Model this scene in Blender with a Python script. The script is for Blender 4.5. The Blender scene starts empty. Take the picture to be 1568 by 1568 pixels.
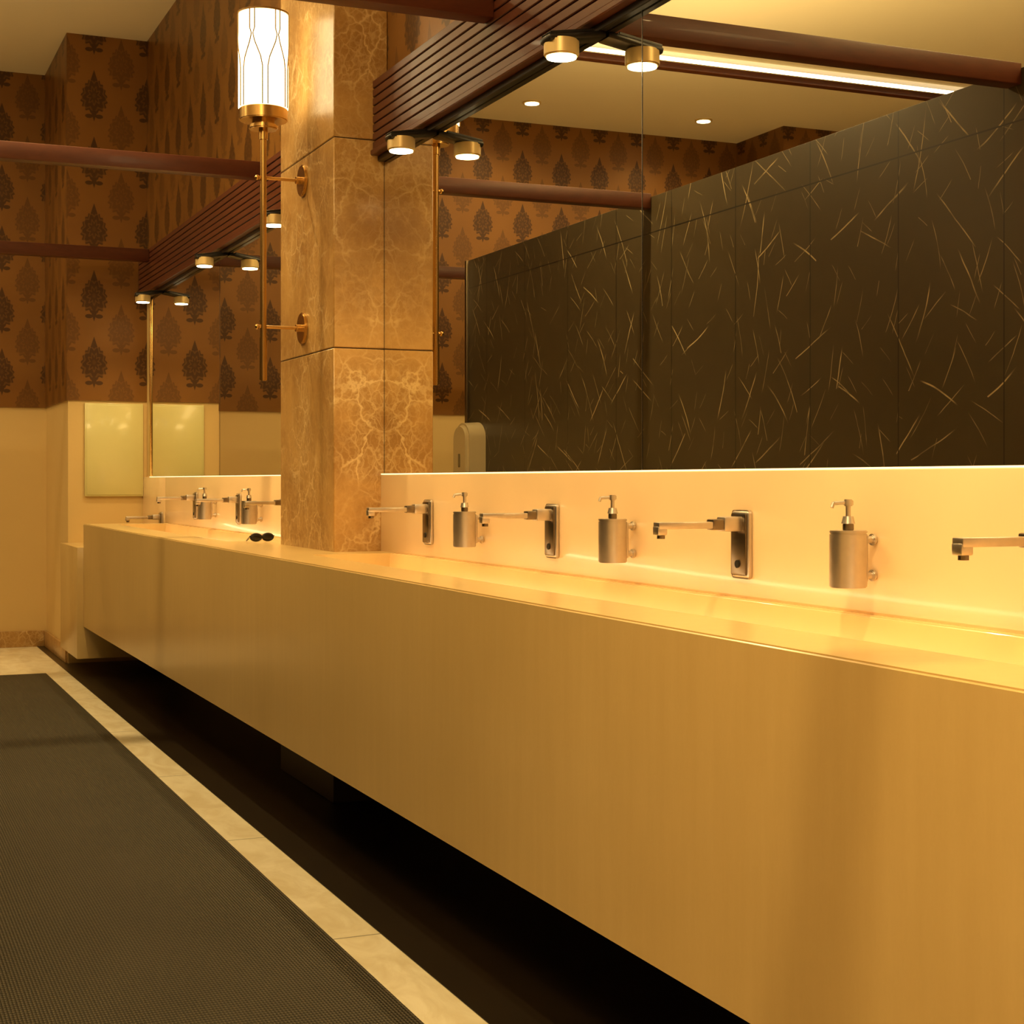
import bpy, bmesh, math, random
from mathutils import Vector, Matrix
random.seed(3)
scene = bpy.context.scene
try:
    scene.view_settings.view_transform = 'Standard'
except Exception:
    pass

# ------------------------------------------------------------------ node helpers
def new_mat(name):
    m = bpy.data.materials.new(name); m.use_nodes = True
    nt = m.node_tree
    return m, nt, nt.nodes['Principled BSDF']

def setin(nt, sock, v):
    if hasattr(v, 'is_output') or isinstance(v, bpy.types.NodeSocket):
        nt.links.new(v, sock)
    else:
        sock.default_value = v

def M(nt, op, a, b=None, c=None, clamp=False):
    n = nt.nodes.new('ShaderNodeMath'); n.operation = op; n.use_clamp = clamp
    setin(nt, n.inputs[0], a)
    if b is not None: setin(nt, n.inputs[1], b)
    if c is not None: setin(nt, n.inputs[2], c)
    return n.outputs[0]

def coords(nt):
    t = nt.nodes.new('ShaderNodeTexCoord')
    s = nt.nodes.new('ShaderNodeSeparateXYZ')
    nt.links.new(t.outputs['Object'], s.inputs[0])
    return t.outputs['Object'], s.outputs[0], s.outputs[1], s.outputs[2]

def mapping(nt, vec, scale=(1,1,1), rot=(0,0,0), loc=(0,0,0)):
    n = nt.nodes.new('ShaderNodeMapping')
    nt.links.new(vec, n.inputs[0])
    n.inputs['Scale'].default_value = scale; n.inputs['Rotation'].default_value = rot
    n.inputs['Location'].default_value = loc
    return n.outputs[0]

def noise(nt, vec, scale=5, detail=4, rough=.5, dist=0):
    n = nt.nodes.new('ShaderNodeTexNoise')
    nt.links.new(vec, n.inputs['Vector'])
    n.inputs['Scale'].default_value = scale; n.inputs['Detail'].default_value = detail
    n.inputs['Roughness'].default_value = rough; n.inputs['Distortion'].default_value = dist
    return n.outputs['Fac'], n.outputs['Color']

def mix(nt, fac, a, b):
    n = nt.nodes.new('ShaderNodeMix'); n.data_type = 'RGBA'
    setin(nt, n.inputs[0], fac)
    setin(nt, n.inputs[6], a if not isinstance(a, tuple) else (*a[:3], 1))
    setin(nt, n.inputs[7], b if not isinstance(b, tuple) else (*b[:3], 1))
    return n.outputs[2]

def smooth(nt, v, lo, hi, o0=0., o1=1.):
    n = nt.nodes.new('ShaderNodeMapRange'); n.interpolation_type = 'SMOOTHSTEP'
    setin(nt, n.inputs[0], v)
    n.inputs[1].default_value = lo; n.inputs[2].default_value = hi
    n.inputs[3].default_value = o0; n.inputs[4].default_value = o1
    return n.outputs[0]

def vadd(nt, vec, col, amt):
    a = nt.nodes.new('ShaderNodeVectorMath'); a.operation = 'SUBTRACT'
    nt.links.new(col, a.inputs[0]); a.inputs[1].default_value = (.5,.5,.5)
    b = nt.nodes.new('ShaderNodeVectorMath'); b.operation = 'SCALE'
    nt.links.new(a.outputs[0], b.inputs[0]); b.inputs['Scale'].default_value = amt
    c = nt.nodes.new('ShaderNodeVectorMath'); c.operation = 'ADD'
    nt.links.new(vec, c.inputs[0]); nt.links.new(b.outputs[0], c.inputs[1])
    return c.outputs[0]

def bump(nt, bs, h, strength=.2, dist=.01):
    n = nt.nodes.new('ShaderNodeBump'); n.inputs['Strength'].default_value = strength
    n.inputs['Distance'].default_value = dist
    nt.links.new(h, n.inputs['Height']); nt.links.new(n.outputs[0], bs.inputs['Normal'])

def simple(name, col, rough=.5, metal=0., coat=0., spec=.5, var=0.06, vscale=6):
    m, nt, bs = new_mat(name)
    vec, x, y, z = coords(nt)
    f, c = noise(nt, vec, vscale, 3)
    dk = tuple(max(0, k*(1-var*2)) for k in col); lt = tuple(min(1, k*(1+var*2)) for k in col)
    nt.links.new(mix(nt, f, dk, lt), bs.inputs['Base Color'])
    bs.inputs['Roughness'].default_value = rough; bs.inputs['Metallic'].default_value = metal
    bs.inputs['Coat Weight'].default_value = coat; bs.inputs['Coat Roughness'].default_value = .08
    bs.inputs['Specular IOR Level'].default_value = spec
    return m

def emis(name, col, strength):
    m, nt, bs = new_mat(name)
    bs.inputs['Base Color'].default_value = (*col, 1)
    bs.inputs['Emission Color'].default_value = (*col, 1)
    bs.inputs['Emission Strength'].default_value = strength
    return m

# ------------------------------------------------------------------ materials
cream = simple('cream_paint', (.66,.48,.20), .55, var=.03, vscale=2)
ceil_m = simple('ceiling_paint', (.86,.80,.60), .7, var=.02, vscale=1)

def wallpaper():
    m, nt, bs = new_mat('damask_wallpaper')
    vec, x, y, z = coords(nt)
    u = M(nt, 'ADD', x, y)
    pw, ph = .32, .40
    def motif(ox, oy):
        fx = M(nt,'MULTIPLY', M(nt,'SUBTRACT', M(nt,'FRACT', M(nt,'ADD', M(nt,'DIVIDE',u,pw), ox)), .5), pw)
        fy = M(nt,'MULTIPLY', M(nt,'SUBTRACT', M(nt,'FRACT', M(nt,'ADD', M(nt,'DIVIDE',z,ph), oy)), .5), ph)
        ex = M(nt,'DIVIDE', fx, .076); ey = M(nt,'DIVIDE', fy, .104)
        ex2 = M(nt,'MULTIPLY', ex, M(nt,'MULTIPLY_ADD', ey, .24, 1.0))
        r = M(nt,'SQRT', M(nt,'ADD', M(nt,'MULTIPLY',ex2,ex2), M(nt,'MULTIPLY',ey,ey)))
        th = M(nt,'ARCTAN2', ex2, ey)
        e = M(nt,'MULTIPLY_ADD', M(nt,'COSINE', M(nt,'MULTIPLY',th,18.)), .06, r)
        m1 = smooth(nt, e, 1.0, .92)
        ring = M(nt,'COSINE', M(nt,'ADD', M(nt,'MULTIPLY',r,15.), M(nt,'MULTIPLY', M(nt,'COSINE', M(nt,'MULTIPLY',th,9.)), 1.6)))
        rg = smooth(nt, ring, .3, .7, 1., .62)
        m1 = M(nt,'MULTIPLY', m1, rg)
        ax = M(nt,'ABSOLUTE', fx); ay = M(nt,'ABSOLUTE', fy)
        tipw = M(nt,'MULTIPLY', M(nt,'SUBTRACT', .155, ay), .32)
        st = M(nt,'MULTIPLY', M(nt,'LESS_THAN', ax, tipw), M(nt,'GREATER_THAN', ay, .09))
        dx = M(nt,'SUBTRACT', ax, .030); dy = M(nt,'ADD', fy, .124)
        leaf = M(nt,'LESS_THAN', M(nt,'ADD', M(nt,'MULTIPLY', M(nt,'MULTIPLY',dx,dx), 1/.0005), M(nt,'MULTIPLY', M(nt,'MULTIPLY',dy,dy), 1/.00016)), 1.)
        return M(nt,'MAXIMUM', M(nt,'MAXIMUM', m1, st), leaf)
    a = motif(0., 0.); b = motif(.5, .5)
    f, c = noise(nt, vec, 3, 5)
    f2, c2 = noise(nt, mapping(nt, vec, (60,60,6)), 8, 2)
    base = mix(nt, f, (.19,.080,.013), (.26,.118,.021))
    base = mix(nt, M(nt,'MULTIPLY',a,.80), base, (.036,.013,.003))
    base = mix(nt, M(nt,'MULTIPLY',b,.5), base, (.070,.027,.006))
    nt.links.new(base, bs.inputs['Base Color'])
    bs.inputs['Roughness'].default_value = .36
    bs.inputs['Metallic'].default_value = .3
    bump(nt, bs, f2, .12, .003)
    return m
paper = wallpaper()

def emperador():
    m, nt, bs = new_mat('brown_vein_marble')
    vec, x, y, z = coords(nt)
    f, c = noise(nt, vec, 4, 5, .6)
    f5, c5 = noise(nt, vec, 22, 3, .6)
    v2 = vadd(nt, vadd(nt, mapping(nt, vec, (1,1,.7), (.5,.6,.2)), c, .13), c5, .03)
    def vor(scale):
        vo = nt.nodes.new('ShaderNodeTexVoronoi'); vo.feature = 'DISTANCE_TO_EDGE'
        nt.links.new(v2, vo.inputs['Vector']); vo.inputs['Scale'].default_value = scale
        return vo.outputs['Distance']
    v1 = smooth(nt, vor(9), .0, .045, 1, 0)
    v3 = smooth(nt, vor(23), .0, .085, .55, 0)
    v4 = smooth(nt, vor(46), .0, .12, .3, 0)
    fm, _ = noise(nt, vec, 5, 4)
    fn, _ = noise(nt, vec, 30, 4, .7)
    vein = M(nt,'MULTIPLY', M(nt,'MAXIMUM', M(nt,'MAXIMUM', v1, v3), v4), smooth(nt, fm, .35, .62, .2, 1))
    base = mix(nt, smooth(nt, f, .3, .75), (.31,.16,.043), (.50,.295,.095))
    base = mix(nt, smooth(nt, fn, .45, .75, 0, .35), base, (.60,.38,.14))
    col = mix(nt, M(nt,'MULTIPLY',vein,.62), base, (.80,.61,.32))
    nt.links.new(col, bs.inputs['Base Color'])
    bs.inputs['Roughness'].default_value = .34
    bs.inputs['Coat Weight'].default_value = .08; bs.inputs['Coat Roughness'].default_value = .1
    return m
emp = emperador()
foot_shade = simple('column_foot_painted_shade', (.018,.009,.005), .5, var=.15)  # column foot colour darkened to paint in the shade under the counter

def darkmarble():
    m, nt, bs = new_mat('dark_stone_panel')
    vec, x, y, z = coords(nt)
    fd, cd_ = noise(nt, vec, 7, 2)
    sd = nt.nodes.new('ShaderNodeSeparateXYZ'); nt.links.new(cd_, sd.inputs[0])
    tot = None
    for s, off, wid, amp, ln, prob in ((3.6, 0., .0032, 1.0, .12, .6), (5.5, 7.3, .0022, .8, .085, .5), (9., 3.1, .0017, .6, .05, .55), (4.6, 11.7, .0019, .7, .10, .6), (2.7, 5.9, .0026, .9, .16, .55)):
        yy = M(nt,'MULTIPLY_ADD', y, s, off); zz = M(nt,'MULTIPLY_ADD', z, s, off*.7)
        cmb = nt.nodes.new('ShaderNodeCombineXYZ'); nt.links.new(yy, cmb.inputs[0]); nt.links.new(zz, cmb.inputs[1])
        vo = nt.nodes.new('ShaderNodeTexVoronoi'); vo.voronoi_dimensions = '2D'; vo.feature = 'F1'
        vo.inputs['Scale'].default_value = 1.; nt.links.new(cmb.outputs[0], vo.inputs['Vector'])
        sc = nt.nodes.new('ShaderNodeSeparateXYZ'); nt.links.new(vo.outputs['Color'], sc.inputs[0])
        sp = nt.nodes.new('ShaderNodeSeparateXYZ'); nt.links.new(vo.outputs['Position'], sp.inputs[0])
        dx = M(nt,'DIVIDE', M(nt,'SUBTRACT', yy, sp.outputs[0]), s)
        dz = M(nt,'DIVIDE', M(nt,'SUBTRACT', zz, sp.outputs[1]), s)
        sgn = M(nt,'SIGN', M(nt,'SUBTRACT', sc.outputs[2], .45))
        an = M(nt,'MULTIPLY', M(nt,'MULTIPLY_ADD', sc.outputs[0], 1.05, .12), sgn)
        ca = M(nt,'COSINE', an); sa = M(nt,'SINE', an)
        ac = M(nt,'ADD', M(nt,'MULTIPLY', dx, ca), M(nt,'MULTIPLY', dz, sa))
        al = M(nt,'SUBTRACT', M(nt,'MULTIPLY', dz, ca), M(nt,'MULTIPLY', dx, sa))
        curv = M(nt,'MULTIPLY', M(nt,'MULTIPLY', al, al), M(nt,'MULTIPLY_ADD', sc.outputs[1], 1.6, -.8))
        wob = M(nt,'MULTIPLY_ADD', sd.outputs[0], .012, -.006)
        ac = M(nt,'ABSOLUTE', M(nt,'ADD', M(nt,'ADD', ac, curv), wob))
        l = M(nt,'MULTIPLY', smooth(nt, ac, wid*.3, wid*1.25, 1, 0), smooth(nt, M(nt,'ABSOLUTE', al), ln*.5, ln, 1, 0))
        l = M(nt,'MULTIPLY', l, M(nt,'MULTIPLY', M(nt,'LESS_THAN', sc.outputs[1], prob), amp))
        tot = l if tot is None else M(nt,'MAXIMUM', tot, l)
    f, c = noise(nt, vec, 3, 6, .65)
    fg, _ = noise(nt, vec, 9, 3)
    tot = M(nt,'MULTIPLY', tot, smooth(nt, fg, .35, .6, .35, 1))
    base = mix(nt, f, (.036,.027,.013), (.062,.047,.023))
    jy = M(nt,'ABSOLUTE', M(nt,'SUBTRACT', M(nt,'FRACT', M(nt,'DIVIDE', M(nt,'SUBTRACT', y, 4.10), .56)), .5))
    jv = smooth(nt, jy, .4935, .4965)
    jz = smooth(nt, M(nt,'ABSOLUTE', M(nt,'SUBTRACT', z, 2.26)), .002, .004, 1, 0)
    j = M(nt,'MAXIMUM', jv, jz)
    col = mix(nt, M(nt,'MULTIPLY',tot,.85), base, (.56,.47,.28))
    col = mix(nt, j, col, (.006,.005,.003))
    nt.links.new(col, bs.inputs['Base Color'])
    bs.inputs['Roughness'].default_value = .45
    return m
darkm = darkmarble()

def wood():
    m, nt, bs = new_mat('mahogany_wood')
    vec, x, y, z = coords(nt)
    f, c = noise(nt, mapping(nt, vec, (3,.6,14)), 5, 5, .6)
    nt.links.new(mix(nt, f, (.055,.012,.004), (.12,.029,.009)), bs.inputs['Base Color'])
    bs.inputs['Roughness'].default_value = .42
    bs.inputs['Coat Weight'].default_value = .05
    return m
woodm = wood()

def panelmat():
    m, nt, bs = new_mat('vanity_solid_surface')
    vec, x, y, z = coords(nt)
    f, c = noise(nt, mapping(nt, vec, (1,1.2,.5)), 2.2, 5, .6)
    f2, _ = noise(nt, mapping(nt, vec, (4,6,.5)), 5, 3, .5)
    f4, _ = noise(nt, mapping(nt, vec, (3,3,1)), 60, 3, .6)
    col = mix(nt, f, (.58,.41,.155), (.76,.56,.24))
    col = mix(nt, M(nt,'MULTIPLY', f2, .35), col, (.46,.29,.09))
    col = mix(nt, M(nt,'MULTIPLY', f4, .14), col, (.42,.26,.09))
    nt.links.new(col, bs.inputs['Base Color'])
    bs.inputs['Roughness'].default_value = .28
    bs.inputs['Coat Weight'].default_value = .2; bs.inputs['Coat Roughness'].default_value = .15
    return m
vanm = panelmat()
basinm = simple('basin_resin', (.86,.58,.26), .25, coat=.3, var=.03)
splash = simple('backsplash_resin', (.86,.64,.37), .32, coat=.2, var=.05, vscale=3)
steel = simple('brushed_steel', (.58,.53,.46), .36, 1., var=.05, vscale=60)
steel_d = simple('dark_steel', (.22,.18,.13), .3, 1., var=.05)
brass = simple('brass', (.60,.38,.13), .25, 1., var=.04)
leadm = simple('sconce_leading', (.22,.12,.03), .5, .3, var=.04)
black = simple('black_plastic', (.008,.007,.006), .3, var=.02)
blackm = simple('black_metal', (.02,.017,.014), .35, .6, var=.02)
plast = simple('offwhite_plastic', (.55,.47,.30), .3, var=.02)
panelp = simple('painted_access_door', (.66,.62,.28), .25, coat=.4, var=.02)
brassring = simple('brass_lamp_ring', (.75,.58,.28), .35, .5, var=.03)

mirror_m, nt, bs = new_mat('mirror_glass')
vec, x, y, z = coords(nt)
f, c = noise(nt, vec, .7, 1)
nt.links.new(mix(nt, f, (.82,.79,.68), (.86,.83,.72)), bs.inputs['Base Color'])
bs.inputs['Metallic'].default_value = 1; bs.inputs['Roughness'].default_value = 0.0

def floorm():
    m, nt, bs = new_mat('floor_tiles')
    vec, x, y, z = coords(nt)
    f, c = noise(nt, vec, 3, 6, .6)
    f3, c3 = noise(nt, mapping(nt, vec, (2.2,1,1), (0,0,.5)), 4, 6, .6, 1.2)
    lt = mix(nt, smooth(nt, f3, .3, .7), (.76,.67,.45), (.94,.88,.68))
    dk = mix(nt, f, (.014,.009,.005), (.026,.017,.008))
    col = mix(nt, M(nt,'GREATER_THAN', x, 1.2), lt, dk)
    j1 = smooth(nt, M(nt,'ABSOLUTE', M(nt,'SUBTRACT', M(nt,'FRACT', M(nt,'DIVIDE', M(nt,'SUBTRACT', y, 3.59), 1.11)), .5)), .4975, .4985)
    j2 = smooth(nt, M(nt,'ABSOLUTE', M(nt,'SUBTRACT', x, 1.2)), .001, .0025, 1, 0)
    col = mix(nt, M(nt,'MULTIPLY', M(nt,'MAXIMUM', j1, j2), .8), col, (.02,.014,.008))
    nt.links.new(col, bs.inputs['Base Color'])
    bs.inputs['Roughness'].default_value = .32
    return m
floor_m = floorm()

def matm():
    m, nt, bs = new_mat('ribbed_rubber_mat')
    vec, x, y, z = coords(nt)
    s1 = M(nt,'SINE', M(nt,'MULTIPLY', M(nt,'ADD', x, M(nt,'MULTIPLY', y, .55)), 420.))
    s2 = M(nt,'SINE', M(nt,'MULTIPLY', M(nt,'SUBTRACT', x, M(nt,'MULTIPLY', y, .55)), 420.))
    h = M(nt,'MULTIPLY', s1, s2)
    f, c = noise(nt, vec, 2, 5, .6)
    g, _ = noise(nt, vec, 90, 2)
    base = mix(nt, f, (.022,.019,.012), (.058,.050,.032))
    base = mix(nt, smooth(nt, h, -.1, .9, 0, .85), base, (.16,.14,.09))
    base = mix(nt, smooth(nt, g, .70, .76, 0, .25), base, (.22,.16,.07))
    nt.links.new(base, bs.inputs['Base Color'])
    bs.inputs['Roughness'].default_value = .6
    bs.inputs['Specular IOR Level'].default_value = .35
    bump(nt, bs, h, .8, .004)
    return m
mat_m = matm()

LW = (1.0, .70, .31)
TROUGH_FILL = (1.0, .78, .42)
glass_e = emis('sconce_glass_glow', (1,.84,.46), 4.5)
lens_e = emis('lamp_lens_glow', (1,.90,.55), 14.0)
down_e = emis('downlight_glow', (1,.86,.50), 10.0)
strip_e = emis('strip_glow', (1,.86,.58), .6)
led_e = emis('led_glow', (1,.82,.46), 1.6)

# ------------------------------------------------------------------ mesh builder
class B:
    def __init__(s): s.bm = bmesh.new(); s.mats = []
    def mi(s, m):
        if m not in s.mats: s.mats.append(m)
        return s.mats.index(m)
    def _merge(s, t, m, smooth_=False):
        i = s.mi(m)
        for f in t.faces: f.material_index = i; f.smooth = smooth_
        me = bpy.data.meshes.new('tmp'); t.to_mesh(me); t.free()
        s.bm.from_mesh(me); bpy.data.meshes.remove(me)
    def box(s, x0,x1,y0,y1,z0,z1, m, bev=0., seg=2, rot=None):
        t = bmesh.new(); bmesh.ops.create_cube(t, size=1)
        for v in t.verts:
            v.co = Vector(((x0+x1)/2+v.co.x*(x1-x0), (y0+y1)/2+v.co.y*(y1-y0), (z0+z1)/2+v.co.z*(z1-z0)))
        if bev: bmesh.ops.bevel(t, geom=t.edges[:], offset=bev, segments=seg, affect='EDGES', profile=.5)
        if rot: bmesh.ops.transform(t, matrix=rot, verts=t.verts)
        s._merge(t, m); return s
    def cyl(s, p0, p1, r0, m, r1=None, seg=24, bev=0., caps=True):
        p0 = Vector(p0); p1 = Vector(p1); d = p1-p0
        t = bmesh.new()
        bmesh.ops.create_cone(t, cap_ends=caps, segments=seg, radius1=r0, radius2=r0 if r1 is None else r1, depth=d.length)
        if bev:
            es = [e for e in t.edges if any(len(f.verts) > 4 for f in e.link_faces)]
            bmesh.ops.bevel(t, geom=es, offset=bev, segments=2, affect='EDGES')
        q = Vector((0,0,1)).rotation_difference(d.normalized()).to_matrix().to_4x4()
        bmesh.ops.transform(t, matrix=Matrix.Translation((p0+p1)/2) @ q, verts=t.verts)
        s._merge(t, m, True); return s
    def prism(s, pts, y0, y1, m, bev=0., bevpts=None):
        t = bmesh.new()
        a = [t.verts.new((p[0], y0, p[1])) for p in pts]; b = [t.verts.new((p[0], y1, p[1])) for p in pts]
        n = len(pts)
        t.faces.new(a); t.faces.new(b[::-1])
        es = []
        for i in range(n):
            t.faces.new((a[i], b[i], b[(i+1)%n], a[(i+1)%n]))
        t.edges.ensure_lookup_table()
        if bev:
            for i in (bevpts if bevpts is not None else range(n)):
                e = t.edges.get((a[i], b[i]))
                if e: es.append(e)
            bmesh.ops.bevel(t, geom=es, offset=bev, segments=3, affect='EDGES')
        bmesh.ops.recalc_face_normals(t, faces=t.faces)
        s._merge(t, m); return s
    def sph(s, c, r, m, sc=(1,1,1)):
        t = bmesh.new(); bmesh.ops.create_uvsphere(t, u_segments=20, v_segments=12, radius=r)
        for v in t.verts: v.co = Vector((c[0]+v.co.x*sc[0], c[1]+v.co.y*sc[1], c[2]+v.co.z*sc[2]))
        s._merge(t, m, True); return s
    def mesh(s, name):
        me = bpy.data.meshes.new(name); s.bm.to_mesh(me); s.bm.free()
        for m in s.mats: me.materials.append(m)
        try:
            me.set_sharp_from_angle(angle=math.radians(40))
        except Exception: pass
        return me
    def obj(s, name, loc=(0,0,0), parent=None):
        o = bpy.data.objects.new(name, s.mesh(name)); o.location = loc
        scene.collection.objects.link(o)
        if parent: o.parent = parent
        return o

def inst(name, me, loc):
    o = bpy.data.objects.new(name, me); o.location = loc
    scene.collection.objects.link(o); return o

def light(name, kind, loc, energy, col=LW, size=.04, parent=None, spot=120, blend=.8, rot=(0,0,0), **kw):
    d = bpy.data.lights.new(name, kind); d.energy = energy; d.color = col
    if kind == 'SPOT':
        d.spot_size = math.radians(spot); d.spot_blend = blend; d.shadow_soft_size = size
    elif kind == 'POINT': d.shadow_soft_size = size
    elif kind == 'AREA':
        d.shape = 'RECTANGLE'; d.size = kw.get('sx', 1); d.size_y = kw.get('sy', 1)
    o = bpy.data.objects.new(name, d); o.location = loc; o.rotation_euler = rot
    scene.collection.objects.link(o)
    if parent:
        o.parent = parent
    return o

# ------------------------------------------------------------------ key dimensions
XM = 1.7125      # mirror plane
XC = 1.25        # counter front
ZT = .85; ZB = .28
CZ = 3.76
YN, YF = -1.6, 10.7
XL = -3.9
PY = 9.63        # pier near face
YS = 8.87        # stall end

# ------------------------------------------------------------------ room
B().box(XL-.1, 1.9, YN-.1, YF+.1, -.1, 0, floor_m).obj('floor')
B().box(XL-.1, 1.9, YN-.1, YF+.1, CZ, CZ+.1, ceil_m).obj('ceiling')
b = B()
b.box(XM+.012, 1.9, YN, YF, 2.2, CZ, paper)
b.box(XM+.012, 1.9, YN, YF, .6, 2.2, cream)
b.box(XM+.012, 1.9, YN, YF, 0, .6, darkm)
b.obj('wall_right')
b = B(); b.box(XL, XM+.012, YF+.01, YF+.1, 0, 1.57, cream); b.box(XL, XM+.012, YF, YF+.1, 1.57, CZ, paper); b.obj('wall_far')
b = B(); b.box(XL-.1, XL-.01, YN, YF, 0, 1.57, cream); b.box(XL-.1, XL, YN, YF, 1.57, CZ, paper); b.obj('wall_left')
b = B(); b.box(XL, XM+.012, YN-.1, YN-.01, 0, 1.57, cream); b.box(XL, XM+.012, YN-.1, YN, 1.57, CZ, paper); b.obj('wall_near')
b = B(); b.box(1.26, XM+.012, PY+.01, YF+.01, 0, 1.57, cream); b.box(XC, XM+.012, PY, YF, 1.57, CZ, paper); b.obj('wall_pier_right')
b = B(); b.box(XL, -3.12, 10.04, YF+.01, 0, 1.57, cream); b.box(XL, -3.11, 10.03, YF, 1.57, CZ, paper); b.obj('wall_pier_left')
B().box(-3.1, 1.245, YF-.012, YF+.01, 0, .105, emp, .003).obj('baseboard_far')
B().box(1.245, 1.262, 9.66, YF-.012, 0, .105, emp, .003).obj('baseboard_right')

# stall partition block (dark stone)
b = B(); b.box(-1.6, -.1, 2.2, YS, 0, 2.43, darkm, .003)
b.box(-.125, -.085, YS, YS+.03, 0, 2.43, steel_d, .003)
b.obj('wall_toilet_stalls')

# beams
for i, yb in enumerate((1.5, 4.05, 6.57, 9.3)):
    x0 = -.1 if yb < 9 else XL
    if yb < 2: x0 = XL
    B().box(x0, 1.672, yb-.035, yb+.035, 2.375, 2.445, woodm, .004).obj('ceiling_beam')

# cornice (louvred)
b = B()
b.box(1.69, XM+.012, YN, PY, 2.215, 2.455, woodm)
n = 8
for i in range(n):
    z0 = 2.217 + i*(2.455-2.217)/n
    b.box(1.672, 1.695, YN, PY, z0, z0+.026, woodm, .0025, 1)
b.box(1.664, 1.71, YN, PY, 2.197, 2.215, woodm, .003, 1)
b.obj('trim_cornice')
B().box(1.69, XM-.002, YN, PY-.2, 2.178, 2.197, blackm, .002, 1).obj('trim_lamp_track')

# ------------------------------------------------------------------ column
b = B()
CX0, CY0, CY1 = 1.534, 5.09, 5.78
for z0, z1 in ((.69,.83),(.83,1.539),(1.539,2.25),(2.25,2.96),(2.96,CZ)):
    b.box(CX0, XM+.012, CY0, CY1, z0+.0015, z1-.0015, emp, .003, 1)
b.box(CX0, XM+.012, CY0, CY1, 0, .69, foot_shade, .003, 1)
b.box(CX0+.004, XM+.012, CY0+.004, CY1-.004, 0, CZ, blackm)
b.obj('marble_column')

# ------------------------------------------------------------------ mirrors
ZM0, ZM1 = 1.115, 2.197
def mirror(y0, y1):
    b = B()
    b.box(XM, XM+.010, y0+.0015, y1-.0015, ZM0, ZM1, mirror_m)
    b.box(XM+.0005, XM+.011, y0, y1, ZM0-.001, ZM1, steel_d)
    b.box(XM-.0005, XM+.011, y0-.0012, y0+.0010, ZM0, ZM1, steel)
    b.box(XM-.0005, XM+.011, y1-.003, y1, ZM0, ZM1, blackm)
    return b.obj('wall_mirror')
mirror(-.52, 1.35); mirror(1.35, 3.22); mirror(3.22, CY0)
mirror(CY1, 7.60); mirror(7.60, 9.42)
B().box(XM-.008, XM+.008, 9.42, 9.445, ZM0, 2.19, brass, .002).obj('trim_mirror_edge')

# backsplash
for y0, y1 in ((YN, CY0), (CY1, 8.93)):
    B().box(1.70, XM+.012, y0, y1, ZT-.02, ZM0-.004, splash, .003).obj('wall_backsplash')
B().box(1.70, XM+.012, 8.932, PY, .70, ZM0-.004, splash, .003).obj('wall_backsplash')
b = B()
for y0, y1 in ((YN, CY0), (CY1, 9.42)):
    b.box(1.701, 1.708, y0, y1, ZM0-.004, ZM0-.001, led_e)
b.obj('mirror_led_strip')

# ------------------------------------------------------------------ vanity counter
E = bpy.data.objects.new('vanity_counter', None); scene.collection.objects.link(E)
Y0, Y1 = YN+.02, 8.93
b = B()
b.prism([(XC,ZB),(XC,ZT),(1.415,ZT),(1.45,.73),(1.44,.70),(1.40,.80),(1.275,.80),(1.275,ZB)], Y0, Y1, vanm, .004, [1,2])
b.obj('apron', parent=E)
b = B()
for y0, y1 in ((Y0, 4.93), (6.15, 8.80)):
    b.prism([(1.44,.70),(1.45,.732),(1.62,.722),(1.672,.75),(1.680,ZT),(1.70,ZT),(1.70,.69)], y0, y1, basinm, .003, [4])
b.obj('basin_trough', parent=E)
b = B()
for y0, y1 in ((4.93, CY0), (CY1, 6.15), (8.80, Y1)):
    b.box(1.411, 1.70, y0, y1, .70, ZT-.0003, vanm)
b.box(1.411, CX0, CY0, CY1, .70, ZT-.0003, vanm)
b.obj('top_slab', parent=E)
b = B()
b.box(1.215, 1.70, 8.932, PY+.008, .10, .72, vanm, .004)
b.obj('low_section', parent=E)
b = B()
for k in range(4):
    b.cyl((1.545, 1.84+.92*k, .722), (1.545, 1.84+.92*k, .7295), .028, steel)
b.obj('drains', parent=E)
# hidden strip added inside the basin front wall to brighten trough and backsplash
b = B()
for y0, y1 in ((-.5, 4.90), (6.2, 8.75)):
    b.box(1.436, 1.444, y0, y1, .775, .785, led_e)
    o = light('trough_fill_light', 'AREA', (1.447, (y0+y1)/2, .78), .5*(y1-y0), col=TROUGH_FILL, size=1, sx=.012, sy=(y1-y0), parent=E, rot=(0, -math.radians(90+22), 0))
b.obj('trough_fill_strip', parent=E)

# ------------------------------------------------------------------ faucet
def faucet_mesh():
    b = B()
    b.box(-.010, 0, -.034, .034, -.075, .065, steel, .008, 3)
    b.box(-.014, -.009, -.028, .028, -.068, .058, steel_d, .004, 2)
    b.box(-.055, -.010, -.017, .017, .022, .052, steel, .004)
    b.box(-.080, -.050, -.014, .014, .025, .047, steel_d, .003)
    b.box(-.203, -.075, -.0125, .0125, .028, .042, steel, .002)
    b.box(-.205, -.183, -.012, .012, .016, .034, steel, .003)
    b.cyl((-.192,0,.017), (-.192,0,.009), .008, steel_d)
    b.cyl((-.013,0,-.045), (-.017,0,-.045), .008, black)
    return b.mesh('wall_faucet')
fm = faucet_mesh()
for y in (.92, 1.84, 2.755, 3.68, 4.607, 6.2, 7.13, 8.08):
    inst('wall_faucet', fm, (1.6995, y, .965))
inst('wall_faucet', fm, (1.6995, 9.02, .845))

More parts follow.
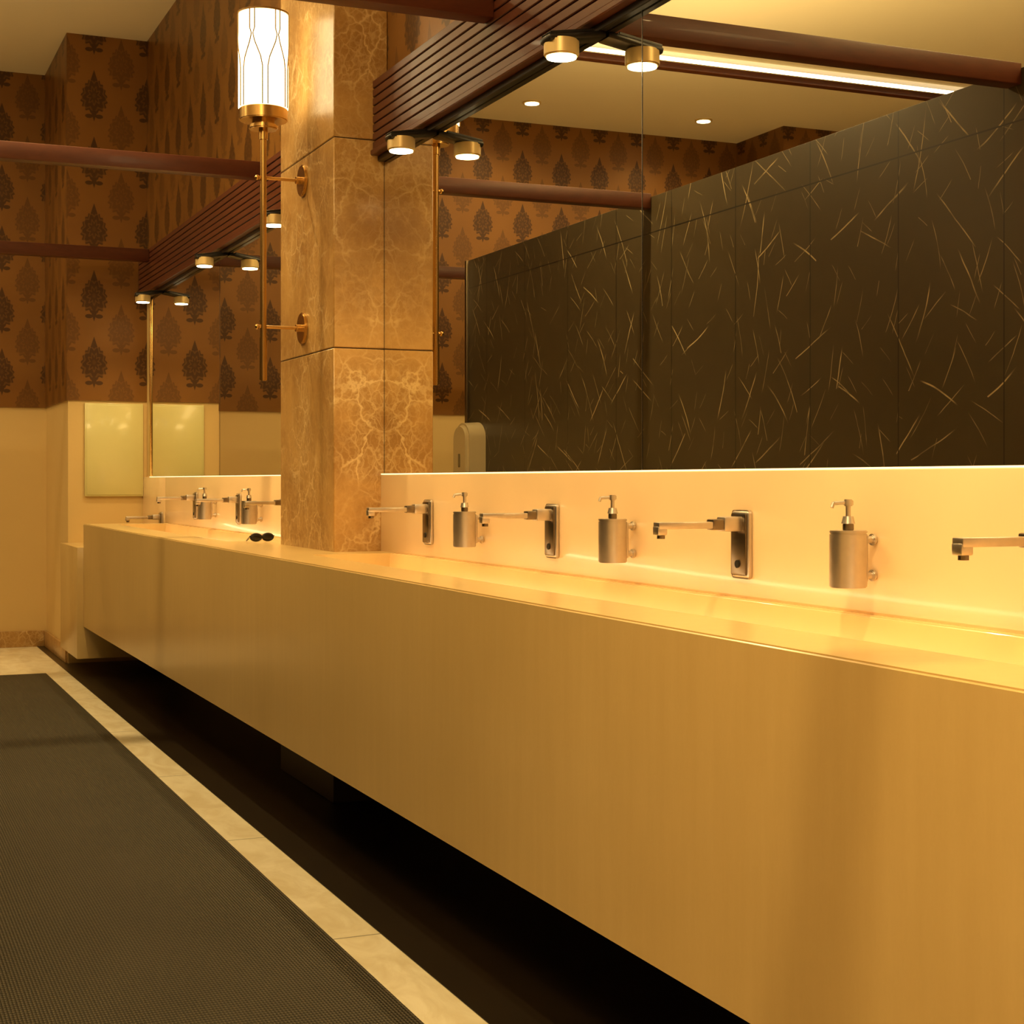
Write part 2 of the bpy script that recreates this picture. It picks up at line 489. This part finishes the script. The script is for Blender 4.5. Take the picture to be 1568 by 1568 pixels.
def soap_mesh():
    b = B()
    c = (-.056, 0)
    b.cyl((c[0],0,-.05), (c[0],0,.046), .033, steel, bev=.002, seg=40)
    b.cyl((c[0],0,.046), (c[0],0,.051), .0335, steel, bev=.0015, seg=40)
    b.cyl((c[0],0,.051), (c[0],0,.063), .010, steel_d, bev=.001)
    b.cyl((c[0],0,.063), (c[0],0,.076), .0125, steel, r1=.009)
    b.cyl((c[0],0,.076), (c[0],0,.096), .0045, steel)
    b.cyl((c[0],0,.094), (c[0],0,.106), .009, steel, bev=.002)
    b.cyl((c[0],0,.101), (c[0]-.028,.004,.099), .0035, steel)
    b.cyl((c[0]-.028,.004,.1005), (c[0]-.032,.004,.091), .0033, steel)
    for z in (.034, -.03):
        b.cyl((-.026,0,z), (-.008,0,z), .0065, steel)
        b.cyl((-.008,0,z), (0,0,z), .0105, steel, bev=.002)
    b.box(-.026,-.018,-.008,.008,-.04,.042, steel, .002)
    return b.mesh('soap_dispenser')
sm = soap_mesh()
for y in (1.39, 2.314, 3.233, 4.164, 6.72, 7.62):
    inst('soap_dispenser', sm, (1.6985, y, .951))

# ------------------------------------------------------------------ mirror spot lamps
def lamp_mesh():
    b = B()
    R = Matrix.Rotation(math.radians(-9), 4, 'Y')
    b.box(-.155, 0, -.030, .030, -.008, .010, black, .006, 2, R)
    for k in range(6):
        b.box(-.150, -.03, -.026+k*.0095, -.0225+k*.0095, .009, .016, black, .001, 1, R)
    b.cyl((-.108,0,-.022), (-.108,0,.0), .018, brass)
    b.cyl((-.108,0,-.060), (-.108,0,-.020), .043, brassring, bev=.004, seg=36)
    b.cyl((-.108,0,-.0635), (-.108,0,-.059), .036, lens_e, seg=36)
    return b.mesh('mirror_spotlight')
lm = lamp_mesh()
for y in (1.09, 2.26, 3.426, 4.597, 6.14, 7.436, 9.08):
    o = inst('mirror_spotlight', lm, (XM-.002, y, 2.172))
    light('bulb', 'SPOT', (-.108, 0, -.066), 29, size=.012, parent=o, spot=125, blend=1.)

# ------------------------------------------------------------------ wall sconce
SX, SY = 1.386, 5.46
b = B()
b.cyl((SX,SY,1.444),(SX,SY,2.345), .0115, brass, bev=.003)
b.cyl((SX,SY,1.444),(SX,SY,1.60), .0135, brass, bev=.003)
b.cyl((SX,SY,2.30),(SX,SY,2.345), .016, brass)
b.cyl((SX,SY,2.335),(SX,SY,2.352), .052, brass, bev=.004, seg=36)
b.cyl((SX,SY,2.352),(SX,SY,2.366), .040, brass, seg=36)
b.cyl((SX,SY,2.366),(SX,SY,2.408), .086, brass, bev=.003, seg=48)
for z in (1.636, 2.165):
    b.cyl((SX-.02,SY,z),(CX0-.01,SY,z), .006, brass)
    b.sph((SX-.022,SY,z), .009, brass)
    b.cyl((CX0-.012,SY,z),(CX0,SY,z), .056, brass, bev=.003, seg=40)
    b.cyl((CX0-.03,SY,z),(CX0-.010,SY,z), .013, brass)
GR, G0, G1 = .088, 2.408, 2.742
b.cyl((SX,SY,G0),(SX,SY,G1), GR, glass_e, seg=48, bev=.002)
b.cyl((SX,SY,G1),(SX,SY,G1+.006), GR+.002, leadm, seg=48)
hh = G1-G0
def gp(th, f): return (SX+math.cos(th)*(GR+.0015), SY+math.sin(th)*(GR+.0015), G0+hh*f)
ns = 6; w = 2*math.pi/ns
for k in range(ns):
    tc = k*w+.35
    for sg in (-1, 1):
        pts = [(.40,1.0),(.40,.80),(.47,.74),(.40,.66),(.17,.50),(.10,.40),(.10,.0)]
        P = [gp(tc+sg*a*w, f) for a, f in pts]
        for p, q in zip(P[:-1], P[1:]): b.cyl(p, q, .0022, leadm, seg=6)
b.obj('wall_sconce')

# ------------------------------------------------------------------ floor mat
B().box(.02, 1.071, YN+.3, 9.1, 0, .012, mat_m, .004).obj('floor_mat')

# ------------------------------------------------------------------ paper dispenser on stall wall
b = B()
y0, z0, r = 8.72, 1.30, .125
pts = [(-r,-.2),(r,-.2)] + [(r*math.cos(a)*1.0, .04+.10*math.sin(a)) for a in [math.pi*i/16 for i in range(17)]]
t = bmesh.new()
A = [t.verts.new((-.1, y0+p[0], z0+p[1])) for p in pts]; C = [t.verts.new((.02, y0+p[0]*.93, z0+p[1]*.95)) for p in pts]
t.faces.new(A); t.faces.new(C[::-1])
for i in range(len(pts)): t.faces.new((A[i], C[i], C[(i+1)%len(pts)], A[(i+1)%len(pts)]))
bmesh.ops.recalc_face_normals(t, faces=t.faces)
bmesh.ops.bevel(t, geom=[e for e in t.edges if all(abs(v.co.x-.02) < 1e-5 for v in e.verts)], offset=.02, segments=3, affect='EDGES')
b._merge(t, plast)
b.box(.018,.023,y0-.015,y0+.015,z0-.13,z0-.05,simple('smoked_window',(.16,.13,.08),.2),.004)
b.obj('paper_towel_dispenser')

# access panel on pier
b = B()
b.box(1.355, 1.70, PY-.012, PY+.01, .995, 1.555, panelp, .004)
b.box(1.365, 1.69, PY-.016, PY-.010, 1.005, 1.545, panelp, .002)
b.obj('wall_access_panel')

# sunglasses on counter
b = B()
for dx in (-.03, .03):
    ring = [(1.50+dx*.9+.022*math.cos(a), 5.93+dx*.5, .872+.014*math.sin(a)) for a in [2*math.pi*i/14 for i in range(15)]]
    for p, q in zip(ring[:-1], ring[1:]): b.cyl(p, q, .003, black, seg=8)
    b.sph((1.50+dx*.9, 5.93+dx*.5, .872), .02, black, (1,.15,.6))
    b.cyl((1.50+dx*1.7, 5.93+dx*.6, .876), (1.505+dx*1.3, 6.05+dx*.5, .856), .003, black, seg=8)
b.cyl((1.492,5.925,.876), (1.508,5.935,.876), .003, black, seg=8)
b.obj('sunglasses')

# ------------------------------------------------------------------ ceiling fixtures
def downlight(x, y, energy, spot=150):
    b = B()
    b.cyl((0,0,-.012),(0,0,0), .065, brassring, seg=32)
    b.cyl((0,0,-.015),(0,0,-.011), .05, down_e, seg=32)
    o = b.obj('ceiling_downlight', (x, y, CZ))
    light('bulb', 'SPOT', (0,0,-.03), energy, size=.04, parent=o, spot=spot, blend=1.)
for x, y, e in ((.4,1.28,290),(.7,6.50,250),(.3,9.4,75),(-1.07,10.1,60),(-2.46,10.1,60)):
    downlight(x, y, e)
def strip(y, x0, x1, e, batten=True):
    b = B()
    b.box(x0, x1, y-.05, y+.05, CZ-.02, CZ, strip_e, .003)
    if batten: b.box(x0, x1, y+.16, y+.23, CZ-.04, CZ, woodm, .003)
    o = b.obj('ceiling_strip_light')
    l = light('area_light', 'AREA', ((x0+x1)/2, y, CZ-.03), e, col=(1,.78,.42), size=1, sx=(x1-x0), sy=.08, parent=o)
strip(8.62, -3.7, -.5, 22)
strip(6.75, -3.7, -1.6, 50, False)
def fill_panel(x0, x1, y0, y1, e):  # unseen panels added on the ceiling as fill light for the vanity
    b = B()
    b.box(x0-.03, x1+.03, y0-.03, y1+.03, CZ-.02, CZ, plast, .004)
    b.box(x0, x1, y0, y1, CZ-.024, CZ-.018, strip_e)
    o = b.obj('added_fill_panel')
    light('area_light', 'AREA', ((x0+x1)/2, (y0+y1)/2, CZ-.03), e, sx=x1-x0, sy=y1-y0, parent=o)
fill_panel(-1.6, -.4, -.9, .6, 105)
fill_panel(-1.3, -.5, 2.4, 5.4, 60)
# unseen uplight added on top of the stalls to brighten the ceiling
b = B()
b.box(-1.05, -.55, 2.5, 8.2, 2.43, 2.445, plast, .003)
b.box(-1.0, -.6, 2.55, 8.15, 2.445, 2.449, strip_e)
o = b.obj('added_fill_uplight')
light('area_light', 'AREA', (-.8, 5.35, 2.455), 85, sx=.4, sy=5.5, parent=o, rot=(math.pi,0,0))
for x, y in ((-2.5,8.10),):
    b = B(); b.box(x-.3,x+.3,y-.06,y+.06,CZ-.012,CZ,plast,.003)
    for k in range(5): b.box(x-.28,x+.28,y-.05+k*.021,y-.04+k*.021,CZ-.015,CZ-.011,blackm)
    b.obj('ceiling_vent')

# ------------------------------------------------------------------ world
w = bpy.data.worlds.new('World'); scene.world = w; w.use_nodes = True
bg = w.node_tree.nodes['Background']; bg.inputs[0].default_value = (1,.65,.3,1); bg.inputs[1].default_value = .02

# ------------------------------------------------------------------ camera
cd = bpy.data.cameras.new('camera'); cam = bpy.data.objects.new('camera', cd)
scene.collection.objects.link(cam)
cam.location = (0, 0, 1.09)
cam.rotation_euler = (math.radians(90), 0, math.radians(-23.26))
cd.sensor_width = 36; cd.lens = 2400/1568*36
cd.shift_y = -48/1568
cd.clip_start = .05
scene.camera = cam
